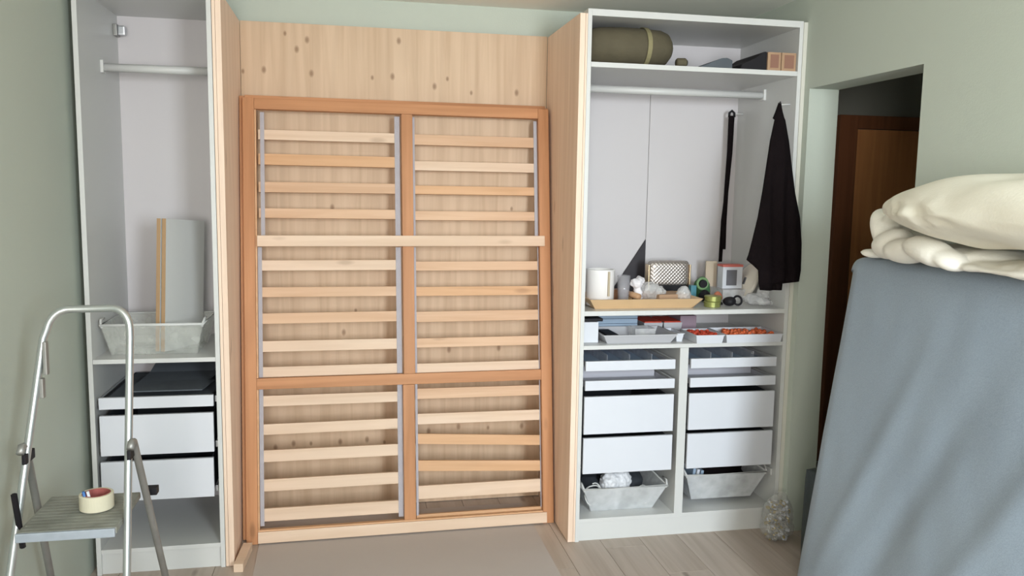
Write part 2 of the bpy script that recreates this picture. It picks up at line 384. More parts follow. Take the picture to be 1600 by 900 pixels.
# ------------------------------------------------------------------ wardrobes
TH = .018; WH = 2.36; WD = .58
def wardrobe(x0, x1, lab, shelves, divider=None):
    w = thing('wardrobe', lab, 'wardrobe', ((x0 + x1) / 2, WD / 2, 0))
    def P(n, *b, m=M_white, bev=.0012):
        bm = bmesh.new(); box(bm, *b, 0, bev); return link(n, bm, m, w)
    P('side_panel', x0, x0 + TH, 0, WD, 0, WH); P('side_panel', x1 - TH, x1, 0, WD, 0, WH)
    P('top_panel', x0 + TH, x1 - TH, 0, WD, WH - .028, WH)
    P('bottom_panel', x0 + TH, x1 - TH, .004, WD, .088, .106)
    P('plinth', x0 + TH, x1 - TH, .012, .028, 0, .088)
    if x1 - x0 > .8:
        xm = (x0 + x1) / 2 + .003
        P('back_panel', x0 + TH, xm - .0012, WD - .010, WD - .006, .106, WH - .028, m=M_backw, bev=0)
        P('back_panel', xm + .0012, x1 - TH, WD - .010, WD - .006, .106, WH - .028, m=M_backw, bev=0)
    else:
        P('back_panel', x0 + TH, x1 - TH, WD - .010, WD - .006, .106, WH - .028, m=M_backw, bev=0)
    for z in shelves: P('shelf', x0 + TH + .0005, x1 - TH - .0005, .002 if z < 2 else .001, WD - .011, z - (.021 if z > .95 else TH), z)
    if divider: P('divider', divider[0], divider[1], .001, WD - .011, .106, shelves[-1] - TH - .0005)
    return w
def rail(w, x0, x1, y, z):
    bm = bmesh.new(); tube(bm, [(x0 + .004, y, z), (x1 - .004, y, z)], .017, 12); link('clothes_rail', bm, M_white, w, smooth=True)
    for x in (x0 + .006, x1 - .006):
        bm = bmesh.new(); box(bm, x - .006, x + .006, y - .022, y + .022, z - .024, z + .028, 0, .003); link('rail_bracket', bm, M_white, w)
wr = wardrobe(0, 1.0, 'wide open white wardrobe on the right, filled with shelves and drawers', (2.141, 1.064, .909), (.475, .516))
rail(wr, .018, .982, .30, 2.066)
wl = wardrobe(-2.02, -1.52, 'narrow open white wardrobe beside the left wall behind the stepladder', (.897,))
rail(wl, -2.002, -1.538, .30, 2.072)
bm = bmesh.new(); box(bm, 1.001, 1.0195, -.002, .02, 0, WH - .004, 0, .001)
struct(link('trim_1', bm, mat('cream_filler_strip', (.60, .59, .53), .5)))

def drawer(x0, x1, z0, z1, lab, parent, front_y=-.004, body=None, liner=None, group=None, dark=True):
    """drawer body (grey metal tray) plus a white front, riding on two rails"""
    bz = body or (z1 - .012)
    d = None
    bm = bmesh.new(); tray(bm, x0 + .012, x1 - .012, front_y + .018, .53, z0 + .008, bz, .004)
    d = link('drawer', bm, M_darkblue if dark else M_greyw, parent)
    bm = bmesh.new(); box(bm, x0, x1, front_y, front_y + .016, z0, z1, 0, .0015); link('drawer_front', bm, M_front, d)
    for x in (x0 - .006, x1 + .006):
        bm = bmesh.new(); box(bm, x - .005, x + .005, .03, .5, z0 + .01, z0 + .035, 0, .001); link('drawer_runner', bm, M_white if not dark else M_metal, d)
    return d
def inner_fill(parent, x0, x1, z, m=M_dark):
    bm = bmesh.new(); box(bm, x0, x1, .03, .50, z - .01, z, 0, .002); return link('felt_liner', bm, m, parent)
for (a_, b_) in ((.029, .452), (.528, .953)):
    d = drawer(a_, b_, .795, .839, '', wr, dark=False)
    bm = bmesh.new()
    for k in range(1, 4):
        x = a_ + (b_ - a_) * k / 4; box(bm, x - .0015, x + .0015, .02, .52, .803, .862, 0, 0)
    link('glass_divider', bm, M_glassy, d)
    inner_fill(d, a_ + .02, b_ - .02, .815, M_bluebox)
    bm = bmesh.new(); 
    for k in range(4):
        x = a_ + .03 + k * (b_ - a_ - .03) / 4; box(bm, x, x + .07, .40, .47, .816, .868, 0, .003)
    link('compartment_lid', bm, M_purple, d)
    d = drawer(a_, b_, .706, .750, '', wr, dark=False)
    bm = bmesh.new(); box(bm, a_ + .012, b_ - .02, .20, .48, .715, .781, 0, .003); link('light_grey_insert', bm, M_lgrey, d)
    drawer(a_ - .002, b_ - .001, .505, .677, '', wr); drawer(a_ - .002, b_ - .001, .321, .486, '', wr)
bm_items = []
d = drawer(-1.985, -1.550, .695, .742, '', wl)
inner_fill(d, -1.97, -1.565, .728, M_dark)
drawer(-1.985, -1.552, .503, .668, '', wl); drawer(-1.988, -1.556, .312, .477, '', wl)
# dark mat lying on the upper tray, curled up at the back
bm = bmesh.new()
pr = [(.04, .752), (.2, .755), (.34, .765), (.44, .80), (.50, .845)]
for (ya, za), (yb, zb) in zip(pr, pr[1:]):
    hexa(bm, [(-1.90 + ya * .1, ya, za), (-1.60, ya, za), (-1.575, yb, zb), (-1.90 + yb * .1, yb, zb), (-1.90 + ya * .1, ya, za + .005), (-1.60, ya, za + .005), (-1.575, yb, zb + .005), (-1.90 + yb * .1, yb, zb + .005)])
bmesh.ops.remove_doubles(bm, verts=bm.verts[:], dist=.0006)
o = link('felt_mat', bm, M_dark, smooth=False); tag(org(o, (-1.75, .2, .752)), 'dark grey mat lying on the top tray of the narrow wardrobe', 'mat')
# hinge plate
t_ = thing('hanging_hinge', 'small grey metal hinge plate high inside the narrow wardrobe', 'hinge', (-2.0, .52, 2.26))
bm = bmesh.new(); box(bm, -2.0019, -1.985, .49, .545, 2.235, 2.285, 0, .004); link('plate', bm, M_alud, t_)
bm = bmesh.new(); box(bm, -1.985, -1.955, .50, .535, 2.240, 2.280, 0, .006); link('hinge_cup', bm, M_metal, t_)

# ------------------------------------------------------------------ mesh baskets
def basket(x0, x1, y0, y1, z0, z1, lab, inset, m=M_mesh, group='translucent plastic baskets'):
    t_ = thing('basket', lab, 'basket', ((x0 + x1) / 2, (y0 + y1) / 2, z0), group)
    bm = bmesh.new(); tray(bm, x0, x1, y0, y1, z0, z1, .003, inset); link('basket_body', bm, m, t_)
    bm = bmesh.new(); tube(bm, [(x0, y0, z1), (x1, y0, z1), (x1, y1, z1), (x0, y1, z1)], .005, 8, True); link('rim', bm, M_white, t_, smooth=True)
    for x, s in ((x0, 1), (x1, -1)):
        bm = bmesh.new(); tube(bm, [(x + s * .005, y0 + .004, z1 - .012), (x + s * .001, y0 + .006, z1 + .004), (x - s * .003, y0 + .02, z1 + .018), (x, y0 + .06, z1 + .020)], .005, 8)
        link('corner_bracket', bm, M_white, t_, smooth=True)
    return t_
basket(.046, .452, .035, .50, .1065, .232, 'translucent basket holding plastic bags, lower left of the wide wardrobe', .052)
basket(.545, .955, .035, .50, .1065+.028, .272, 'translucent basket holding black cloth, lower right of the wide wardrobe', .052)
# runners that carry the right basket
for x in (.522, .976):
    bm = bmesh.new(); box(bm, x - .004, x + .004, .03, .5, .255, .285, 0, .001); link('basket_runner', bm, M_white, wr)
basket(-1.985, -1.592, .06, .40, .8975, 1.026, 'shallow translucent basket standing on the shelf of the narrow wardrobe', .030, M_basket)
# contents
def crumple(name, blobs, m, lab, cat, vox=.008, disp=.012, dsc=.05, loc=None, group=None, sub=True, kind=None):
    bm = bmesh.new()
    for c, r in blobs: ellip(bm, c, r, 16, 10)
    o = link(name, bm, m, smooth=True, recalc=False)
    rm = o.modifiers.new('merge', 'REMESH'); rm.mode = 'VOXEL'; rm.voxel_size = vox; rm.use_smooth_shade = True
    tx = bpy.data.textures.new(name + '_folds', 'CLOUDS'); tx.noise_scale = dsc; tx.noise_depth = 2
    dm = o.modifiers.new('folds', 'DISPLACE'); dm.texture = tx; dm.strength = disp; dm.mid_level = .5; dm.texture_coords = 'OBJECT' if False else 'LOCAL'
    if loc: org(o, loc)
    if lab: tag(o, lab, cat, group)
    return o
crumple('dark_cloth', [((.13, .25, .185), (.06, .13, .06)), ((.33, .28, .19), (.08, .13, .065)), ((.22, .36, .17), (.14, .08, .06))], M_darkblue, 'dark bundle at the back of the basket of plastic bags', 'cloth', loc=(.22, .3, .13))
crumple('plastic_bag', [((.20, .12, .225), (.05, .05, .060)), ((.25, .13, .235), (.055, .05, .055)), ((.22, .11, .17), (.03, .04, .06))], mat('white_thin_plastic', (.70, .71, .75), .35, bump=.6, bscale=70), 'white crumpled plastic bag bulging over the lower left basket', 'bag', vox=.005, disp=.02, dsc=.025, loc=(.22, .12, .12))
t_ = thing('cable', 'thin white coiled cable inside the lower left translucent basket', 'cable', (.3, .1, .115))
bm = bmesh.new(); tube(bm, [(.105 + .040 * math.cos(a * .35), .075 + .01 * math.sin(a), .185 + .052 * math.sin(a * .35) + .0005 * a) for a in range(24)], .0035, 6); link('loop', bm, M_white, t_, smooth=True)
bm = bmesh.new(); tube(bm, [(.345 + .035 * math.cos(a * .35), .085 + .01 * math.sin(a * .7), .175 + .045 * math.sin(a * .35)) for a in range(20)], .0028, 6); link('loop', bm, M_white, t_, smooth=True)
crumple('cloth_bundle', [((.76, .27, .245), (.17, .16, .035)), ((.79, .2, .215), (.12, .12, .05))], M_cloth, 'black folded cloth lying in the lower right basket', 'cloth', loc=(.76, .25, .15))
for k in range(3):
    bm = bmesh.new(); box(bm, .592 + .021 * k, .606 + .021 * k, .10, .34, .16, .283 - .006 * k, 0, .003)
    o = link('folder', bm, [M_bluebox, M_front, M_bluebox][k]); org(o, (.6 + .021 * k, .2, .16)); o.rotation_euler = (0, math.radians(8), 0)
    tag(o, ['pale blue folder leaning at the left end of the lower right basket', 'white folder between two blue ones in the lower right basket', 'pale blue folder next to the black cloth in the lower right basket'][k], 'folder', 'folders in the lower right basket')

# boards standing in the narrow wardrobe
def lean_board(name, p0, p1, z0, z1, th, tilt, lab, m, mi_edge):
    """p0 front bottom corner, p1 rear bottom corner (plan), wood edge to the front, white faces"""
    d_ = Vector((p1[0] - p0[0], p1[1] - p0[1], 0)); L_ = d_.length; ang = math.atan2(d_.y, d_.x)
    bm = bmesh.new(); box(bm, 0, L_, -th / 2, th / 2, 0, z1 - z0, 0, .0008)
    for f in bm.faces:
        if f.normal.x < -.5 or f.normal.z > .9 or f.calc_center_median().x < .0006: f.material_index = 1
    bmesh.ops.recalc_face_normals(bm, faces=bm.faces[:])
    for f in bm.faces:
        if f.normal.x < -.5: f.material_index = 1
    o = link(name, bm, [m, mi_edge]); o.location = (p0[0], p0[1], z0); o.rotation_euler = (0, tilt, ang)
    return tag(o, lab, 'board', 'boards leaning in the narrow wardrobe')
lean_board('shelf_board', (-1.785, .12), (-1.675, .37), .904, 1.455, .018, math.radians(4), 'left one of two upright white boards with bare wood edges in narrow wardrobe', M_white, M_edgewood)
lean_board('shelf_board', (-1.762, .11), (-1.652, .36), .904, 1.455, .018, math.radians(4), 'right one of two upright boards in narrow wardrobe, its white face showing', M_white, M_edgewood)

# ------------------------------------------------------------------ slatted bed frame leaning in the bay
yaw = math.atan2(.028, 1.42); lean = math.atan2(.26, 1.985)
bed = thing('slatted_bed_frame', 'large pine slatted bed frame leaning against the plywood back panel', 'bed frame', (-1.462, .20, .002))
bed.rotation_euler = (-lean, 0, yaw)
def bl(name, u0, u1, v0, v1, n0, n1, m, tilt=0, bev=.0022, parent=None):
    """board in bed coordinates: u right, v up, n backwards"""
    bm = bmesh.new(); cu, cv = (u0 + u1) / 2, (v0 + v1) / 2
    box(bm, u0 - cu, u1 - cu, n0, n1, v0 - cv, v1 - cv, 0, bev)
    me = bpy.data.meshes.new(name); bmesh.ops.recalc_face_normals(bm, faces=bm.faces[:]); bm.to_mesh(me); bm.free(); me.materials.append(m)
    o = bpy.data.objects.new(name, me); COL.objects.link(o); o.parent = bed; o.location = (cu, 0, cv); o.rotation_euler = (0, tilt, 0)
    return o
BW = 1.420
bl('side_rail', 0.003, .052, 0.0, 2.002, 0, .030, M_pineo_z); bl('side_rail', BW - .052, BW, 0.0, 1.998, 0, .030, M_pineo_z)
bl('top_rail', .0525, BW - .0525, 1.952, 2.000, 0, .030, M_pineo_x)
bl('bottom_rail', .053, BW - .036, .006, .056, -.012, -.0005, M_pinep_x)
bl('bottom_rail', .0525, BW - .0525, .006, .062, 0, .030, M_pined_x)
bl('middle_post', .705, .758, .0625, .690, .001, .030, M_pineo_z)
bl('middle_post', .710, .762, .7405, 1.9515, .001, .030, M_pineo_z)
bl('middle_rail', .0525, BW - .0525, .691, .740, 0, .030, M_pineo_x)
bl('loose_cross_slat', .062, 1.388, 1.333, 1.382, -.022, -.001, M_pinep_x, math.radians(-.1)).__setitem__('label', 'pale full width slat laid across the front')
bl('inner_lip', .0525, .060, .741, 1.951, .004, .028, M_pined_x); bl('inner_lip', .0525, .060, .0625, .690, .004, .028, M_pined_x)
# outer box behind the front frame
bl('outer_side_board', -.014, .008,   .016, 2.016, .0305, .075, M_pineo_z); bl('outer_side_board', BW - .008, BW + .003, .030, 2.010, .0305, .075, M_pineo_z)
bl('outer_top_board', .0085, BW - .0085, 2.0035, 2.020, .0305, .075, M_pineo_x)
mats = {'p': M_pinep_x, 'n': M_pine_x, 'd': M_pined_x}
Ls = [(1.821, 1.866, 'p'), (1.706, 1.756, 'd'), (1.582, 1.629, 'n'), (1.464, 1.508, 'n'), (1.225, 1.272, 'p'), (1.104, 1.149, 'n'), (.984, 1.032, 'n'), (.856, .905, 'p'), (.742, .788, 'p'), (.609, .657, 'p'), (.482, .530, 'p'), (.358, .411, 'p'), (.226, .280, 'p'), (.090, .148, 'p')]
for i, (a_, b_, c_) in enumerate(Ls):
    bl('slat', .066, .704, a_, b_, .034, .052, mats[c_], math.radians([.0, .15, -.1, .1][i % 4]))
Rs = [(1.816, 1.865, 'n', 0), (1.695, 1.739, 'p', 0), (1.583, 1.623, 'd', 0), (1.460, 1.503, 'n', .1), (1.221, 1.264, 'n', 0), (1.101, 1.144, 'd', -.1), (.979, 1.028, 'n', .1), (.858, .902, 'n', 0), (.740, .783, 'p', 0), (.615, .664, 'n', -.3), (.495, .545, 'p', -.4), (.388, .436, 'd', -3.4), (.262, .312, 'd', -3.1), (.146, .208, 'p', -.1), (.052, .074, 'd', 0)]
for i, (a_, b_, c_, t0) in enumerate(Rs):
    bl('slat', .764, 1.384, a_, b_, .034, .052, mats[c_], math.radians(-t0))
for u, uu in ((.0605, .078), (.680, .704), (.7635, .774), (1.352, 1.373)):
    for v0, v1 in ((1.384, 1.945), (.742, 1.331), (.072, .689)):
        if u > 1.3: v0b, v1b, du = v0, v1, .012 if v1 < 1.4 else 0
        else: v0b, v1b, du = v0, v1, (.015 if (u < .1 and v1 > 1.4) else 0)
        bl('strap', u + du, uu + du, v0b, v1b, .0308, .0332, M_strap, bev=.0004)
# plywood off-cut and floor paper
bm = bmesh.new(); box(bm, -1.412, -.145, -1.30, .50, .0005, .0022)
for v in bm.verts:
    if v.co.x < -1: v.co.x += .05 * (.5 - v.co.y) / 1.0 * .4
o = link('floor_paper', bm, M_paper); tag(org(o, (-.8, -.4, .0005)), 'sheet of grey protective paper spread on the floor under the bed frame', 'paper')
o = B('plywood_offcut', -1.475, -1.437, -.06, .15, .0005, .036, M_pinep_x); o.rotation_euler = (0, 0, math.radians(-4)); o.location.x += .002
tag(o, 'short pine off-cut on the floor beside the narrow wardrobe', 'wood block')

# ------------------------------------------------------------------ top shelf of the wide wardrobe
ZT = 2.1415
sb = thing('sleeping_bag_roll', 'rolled olive green sleeping bag on the top shelf, left end', 'sleeping bag', (.2, .16, ZT))
bm = bmesh.new()
seg = 26; xs = [.022, .028, .05, .09, .14, .20, .26, .32, .372, .405, .425, .433]
rr = [.02, .058, .078, .086, .089, .090, .089, .088, .082, .070, .045, .012]
rings = []
for x, r in zip(xs, rr):
    ring = []
    for k in range(seg):
        a = 2 * PI * k / seg; q = 1 + .07 * noise.noise(Vector((x * 14, math.cos(a) * 2.2, math.sin(a) * 2.2))) 
        ring.append(bm.verts.new((x, .155 + math.cos(a) * r * 1.25 * q, ZT + .089 + math.sin(a) * r * .985 * (q if math.sin(a) > 0 else 1))))
    rings.append(ring)
for A, Bq in zip(rings, rings[1:]):
    for k in range(seg): bm.faces.new((A[k], A[(k + 1) % seg], Bq[(k + 1) % seg], Bq[k]))
bm.faces.new(rings[0]); bm.faces.new(rings[-1][::-1])
link('roll', bm, M_olive, sb, smooth=True)
for x in (.297,):
    bm = bmesh.new(); P_ = [(x, .155 + math.cos(a) * .1135, ZT + .0895 + math.sin(a) * .0893) for a in [2 * PI * k / 30 for k in range(30)]]
    for k in range(30):
        p, q = Vector(P_[k]), Vector(P_[(k + 1) % 30]); hexa(bm, [p + Vector((-.010, 0, 0)), p + Vector((.010, 0, 0)), q + Vector((.010, 0, 0)), q + Vector((-.010, 0, 0)), p * 1 + Vector((-.010, (p.y - .155) * .03, (p.z - ZT - .09) * .03)), p + Vector((.010, (p.y - .155) * .03, (p.z - ZT - .09) * .03)), q + Vector((.010, (q.y - .155) * .03, (q.z - ZT - .09) * .03)), q + Vector((-.010, (q.y - .155) * .03, (q.z - ZT - .09) * .03))])
    link('strap', bm, M_olives, sb)
t_ = thing('rolled_pouch', 'small brown roll lying against the right end of the sleeping bag', 'pouch', (.44, .12, ZT))
bm = bmesh.new(); tube(bm, [(.424, .055, ZT + .021), (.430, .055, ZT + .021), (.463, .05, ZT + .021), (.469, .05, ZT + .021)], [.015, .020, .0205, .015], 14); link('roll', bm, M_olive, t_, smooth=True)
bm = bmesh.new(); tube(bm, [(.469, .05, ZT + .021), (.473, .05, ZT + .021)], .012, 12); link('end_cap', bm, M_blackp, t_)
def wedge(name, pts, y0, y1, m, lab, cat, group=None):
    bm = bmesh.new(); A = [bm.verts.new((x, y0, z)) for x, z in pts]; Bq = [bm.verts.new((x, y1, z)) for x, z in pts]; n = len(pts)
    bm.faces.new(A); bm.faces.new(Bq[::-1])
    for k in range(n): bm.faces.new((A[k], Bq[k], Bq[(k + 1) % n], A[(k + 1) % n]))
    bmesh.ops.bevel(bm, geom=bm.edges[:], offset=.002, segments=2, affect='EDGES')
    o = link(name, bm, m); cx = sum(p[0] for p in pts) / n; org(o, (cx, (y0 + y1) / 2, min(p[1] for p in pts)))
    return tag(o, lab, cat, group)
wedge('flat_case', [(.515, ZT), (.690, ZT), (.690, ZT + .042), (.665, ZT + .052), (.64, ZT + .050), (.58, ZT + .025)], .05, .30, M_dark, 'flat dark grey folded case in the middle of the top shelf', 'case')
wedge('dark_case', [(.712, ZT), (.836, ZT), (.836, ZT + .080), (.822, ZT + .080), (.775, ZT + .048), (.715, ZT + .020)], .012, .28, M_blackp, 'black sloping case standing beside the brown boxes on the top shelf', 'case')
for i, (a_, b_) in enumerate(((.840, .904), (.908, .978))):
    t_ = thing('cardboard_box', ['small brown box on the top shelf, the left one beside the black case', 'small brown box on the top shelf touching the right side panel'][i], 'box', ((a_ + b_) / 2, .15, ZT), 'brown boxes on the top shelf')
    bm = bmesh.new(); box(bm, a_, b_, .012, .22, ZT, ZT + .080, 0, .001); link('box_body', bm, M_card, t_)
    bm = bmesh.new(); box(bm, a_ + .013, b_ - .011, .0105, .0118, ZT + .012, ZT + .070, 0, 0); link('box_label', bm, mat('dull_red_brown_print', (.27, .14, .10), .8), t_)

# ------------------------------------------------------------------ worktop shelf
ZD = 1.0645
t_ = thing('bamboo_tray', 'long bamboo tray with slanted sides on the middle shelf of the wide wardrobe', 'tray', (.33, .18, ZD))
bm = bmesh.new(); ix = .035
x0, x1, y0, y1, zb, zt = .052, .592, .035, .33, ZD, ZD + .046
hexa(bm, [(x0 + ix, y0 + ix, zb), (x1 - ix, y0 + ix, zb), (x1 - ix, y1 - ix, zb), (x0 + ix, y1 - ix, zb), (x0 + ix, y0 + ix, zb + .006), (x1 - ix, y0 + ix, zb + .006), (x1 - ix, y1 - ix, zb + .006), (x0 + ix, y1 - ix, zb + .006)])
link('tray_base', bm, M_bamb, t_)
def slant(c):
    bm = bmesh.new(); hexa(bm, c); link('tray_side', bm, M_bamb, t_)
tt = .008
slant([(x0 + ix, y0 + ix, zb), (x1 - ix, y0 + ix, zb), (x1 - ix, y0 + ix + tt, zb), (x0 + ix, y0 + ix + tt, zb), (x0, y0, zt), (x1, y0, zt), (x1 - tt, y0 + tt, zt), (x0 + tt, y0 + tt, zt)])
slant([(x0 + ix, y1 - ix - tt, zb), (x1 - ix, y1 - ix - tt, zb), (x1 - ix, y1 - ix, zb), (x0 + ix, y1 - ix, zb), (x0 + tt, y1 - tt, zt), (x1 - tt, y1 - tt, zt), (x1, y1, zt), (x0, y1, zt)])
slant([(x0 + ix, y0 + ix, zb), (x0 + ix + tt, y0 + ix, zb), (x0 + ix + tt, y1 - ix, zb), (x0 + ix, y1 - ix, zb), (x0, y0, zt), (x0 + tt, y0 + tt, zt), (x0 + tt, y1 - tt, zt), (x0, y1, zt)])
slant([(x1 - ix - tt, y0 + ix, zb), (x1 - ix, y0 + ix, zb), (x1 - ix, y1 - ix, zb), (x1 - ix - tt, y1 - ix, zb), (x1 - tt, y0 + tt, zt), (x1, y0, zt), (x1, y1, zt), (x1 - tt, y1 - tt, zt)])
ZI = ZD + .0065
# white cylinder holder with a slot
t_ = thing('white_canister', 'white round ceramic canister with a vertical slot, at the left end of the tray', 'canister', (.133, .16, ZI))
bm = bmesh.new(); lathe(bm, [(0, 0), (.060, 0), (.064, .004), (.066, .160), (.066, .166), (.062, .167), (.060, .163), (.058, .01), (0, .01)], (.134, .155, ZI + .0), 36); link('canister_body', bm, M_ceram, t_, smooth=True)
bm = bmesh.new(); box(bm, .1495, .1585, .083, .0965, ZI + .048, ZI + .160, 0, .001); link('slot', bm, M_beige, t_)
# glass
t_ = thing('glass_tumbler', 'clear glass tumbler standing in the bamboo tray beside the canister', 'glass', (.250, .17, ZI))
bm = bmesh.new(); lathe(bm, [(0, 0), (.025, 0), (.031, .135), (.029, .135), (.023, .008), (0, .008)], (.253, .17, ZI), 24); link('glass_body', bm, M_glassy, t_, smooth=True)
crumple('tissue', [((.312, .16, ZI + .098), (.030, .03, .024)), ((.330, .17, ZI + .110), (.024, .03, .020)), ((.320, .16, ZI + .045), (.02, .03, .05))], mat('white_tissue', (.76, .74, .78), .9, bump=.6, bscale=60), 'crumpled white tissue sticking up from the bamboo tray', 'tissue', .004, .014, .02, loc=(.32, .16, ZI))
crumple('plastic_wrap', [((.385, .18, ZI + .055), (.055, .05, .050)), ((.43, .17, ZI + .045), (.03, .04, .04))], M_clear, 'crinkled clear plastic wrap lying in the middle of the bamboo tray', 'plastic wrap', .005, .02, .02, loc=(.39, .18, ZI))
def lump(name, c, r, m, lab, cat, group=None, j=.004, rz=0):
    bm = bmesh.new(); ellip(bm, c, r, 16, 10, j, Matrix.Rotation(rz, 3, 'Z')); o = link(name, bm, m, smooth=True); return tag(org(o, (c[0], c[1], c[2] - r[2])), lab, cat, group)
def bx(name, x0, x1, y0, y1, z0, z1, m, lab, cat, rz=0, ry=0, bev=.003, group=None):
    o = B(name, x0, x1, y0, y1, z0, z1, m, bev=bev); o.rotation_euler = (0, ry, rz); return tag(o, lab, cat, group)
bx('brown_case', .195, .285, .22, .27, ZI, ZI + .062, M_rust, 'small brown upright case behind the glass in the bamboo tray', 'case', ry=-.05)
t_ = thing('wooden_dowel', 'short round piece of wood lying among the clutter right of the glass', 'dowel', (.315, .10, ZI + .01))
bm = bmesh.new(); tube(bm, [(.285, .24, ZI + .045), (.3, .09, ZI + .045)], .014, 16); link('dowel_body', bm, mat('raw_wood', (.50, .30, .17), .6, var=.2), t_, smooth=True)
bx('brown_pouch', .33, .43, .20, .26, ZI, ZI + .055, M_rust, 'flat brown leather pouch under the plastic wrap in the tray', 'pouch', rz=.1)
bx('kraft_envelope', .40, .545, .12, .25, ZI + .001, ZI + .050, M_card, 'tan paper packet lying in the right half of the bamboo tray', 'packet', rz=.12)
crumple('zip_bag', [((.535, .13, ZI + .045), (.035, .03, .045)), ((.555, .15, ZI + .030), (.02, .03, .03))], M_clear, 'small clear zip bag at the right end of the bamboo tray', 'bag', .004, .012, .02, loc=(.54, .13, ZI))
# quilted silver case
t_ = thing('silver_quilted_case', 'shiny silver case with embossed diamond quilting behind the bamboo tray', 'case', (.556, .40, ZD))
bm = bmesh.new(); nx, nz = 96, 56; ax, az = .110, .066; cz = 1.190
def sil(i, j, yb):
    u = i / nx * 2 - 1; v = j / nz * 2 - 1
    e_ = (abs(u) ** 6 + abs(v) ** 6); bul = max(0, 1 - e_) ** .5
    q = .0022 * abs(math.sin((i / nx * 12 + j / nz * 7) * PI)) * abs(math.sin((i / nx * 12 - j / nz * 7) * PI))
    s = 1 / max(1, (abs(u) ** 8 + abs(v) ** 8) ** (1 / 8))
    return (.563 + u * s * ax, .40 + yb * (.030 * bul + q * min(1, bul * 2)), cz + v * s * az)
G1 = [[bm.verts.new(sil(i, j, -1)) for j in range(nz + 1)] for i in range(nx + 1)]
G2 = [[bm.verts.new(sil(i, j, 1)) for j in range(nz + 1)] for i in range(nx + 1)]
for G, fl in ((G1, 0), (G2, 1)):
    for i in range(nx):
        for j in range(nz):
            f = (G[i][j], G[i + 1][j], G[i + 1][j + 1], G[i][j + 1]); bm.faces.new(f[::-1] if fl else f)
bmesh.ops.remove_doubles(bm, verts=bm.verts[:], dist=.0004)
link('case_body', bm, M_silver, t_, smooth=True)
bm = bmesh.new(); box(bm, .47, .655, .365, .435, ZD, cz - az + .012, 0, .004); link('case_stand', bm, M_blackp, t_)
M_gold = mat('gold_trim', (.65, .5, .32), .3, metal=.8)
for xa in (.452, .668):
    bm = bmesh.new(); box(bm, xa, xa + .007, .375, .425, ZD + .05, cz + az - .02, 0, .002); link('case_hinge', bm, M_gold, t_)
# thin black triangle added in place of a dark gap in the back panel
wedge('back_gap_triangle', [(.352, ZD), (.3, ZD), (.345, 1.112), (.500, 1.352), (.500, ZD)], .560, .567, M_backgap, 'black triangle standing in for a hole in the white back of the wide wardrobe', 'board')
# right hand clutter
bx('cardboard_piece', .775, .835, .42, .43, ZD, 1.250, mat('pale_card', (.55, .46, .36), .8), 'beige strip of card standing behind the white picture box', 'card')
t_ = thing('clear_box', 'clear plastic box under the white red-topped box', 'box', (.87, .33, ZD))
bm = bmesh.new(); tray(bm, .795, .916, .26, .40, ZD, ZD + .056, .003); link('box_body', bm, M_clear, t_)
bm = bmesh.new(); box(bm, .792, .918, .257, .403, ZD + .0562, ZD + .0600, 0, .001); link('lid', bm, M_clear, t_)
t_ = thing('picture_box', 'white box with a red top and a grey picture, right of the silver case', 'box', (.865, .32, 1.125))
bm = bmesh.new(); box(bm, .808, .912, .295, .355, 1.1250, 1.232, 0, .001); link('box_body', bm, M_front, t_)
bm = bmesh.new(); box(bm, .806, .914, .293, .357, 1.232, 1.243, 0, .001); link('red_top', bm, M_redtop, t_)
bm = bmesh.new(); box(bm, .827, .882, .2935, .2948, 1.140, 1.217, 0, 0); link('picture', bm, M_grscreen, t_)
t_ = thing('white_disc', 'round white plastic disc leaning on the right side panel', 'disc', (.955, .33, ZD))
bm = bmesh.new(); lathe(bm, [(0, -.012), (.082, -.012), (.092, -.004), (.094, .004), (.086, .010), (.03, .014), (.028, .020), (0, .020)], (0, 0, 0), 40)
bmesh.ops.rotate(bm, cent=(0, 0, 0), matrix=Matrix.Rotation(math.radians(-70), 3, 'Y') , verts=bm.verts[:])
bmesh.ops.translate(bm, vec=(.942, .30, ZD + .092), verts=bm.verts[:]); link('disc_body', bm, mat('ivory_plastic', (.80, .74, .66), .35), t_, smooth=True)
bm = bmesh.new(); box(bm, -.018, .018, -.010, .010, .0205, .0225); bmesh.ops.rotate(bm, cent=(0, 0, 0), matrix=Matrix.Rotation(math.radians(-70), 3, 'Y'), verts=bm.verts[:])
bmesh.ops.translate(bm, vec=(.942, .29, ZD + .092), verts=bm.verts[:]); link('disc_mark', bm, M_grscreen, t_)
crumple('loose_plastic_bag', [((.895, .12, ZD + .031), (.055, .06, .027)), ((.940, .13, ZD + .05), (.024, .045, .042)), ((.915, .08, ZD + .021), (.04, .04, .017))], M_clear, 'crumpled clear plastic bag under the black jacket on the middle shelf', 'bag', .005, .018, .02, loc=(.92, .15, ZD))
lump('black_spool', (.705, .27, ZD + .028), (.030, .03, .028), M_blackp, 'black round spool beneath the green one, right of the tray', 'spool')
t_ = thing('cable_reel', 'green ringed reel with a black hub between tray and white box', 'reel', (.705, .30, ZD + .056))
bm = bmesh.new()
P_ = [(.700 + .026 * math.cos(a), .29, ZD + .086 + .026 * math.sin(a)) for a in [2 * PI * k / 24 for k in range(24)]]
tube(bm, P_, .007, 8, True); link('ring', bm, mat('light_green_plastic', (.16, .28, .13), .5), t_, smooth=True)
bm = bmesh.new(); tube(bm, [(.700, .275, ZD + .086), (.700, .305, ZD + .086)], .019, 20); link('hub', bm, M_blackp, t_)
bx('blue_packet', .640, .668, .285, .32, ZD, ZD + .078, M_teal, 'small blue plastic packet at the right end of the bamboo tray', 'packet')
lump('green_pouch', (.735, .37, ZD + .055), (.042, .03, .055), M_green, 'dark green pouch behind the reel and the tins', 'pouch', j=.008)
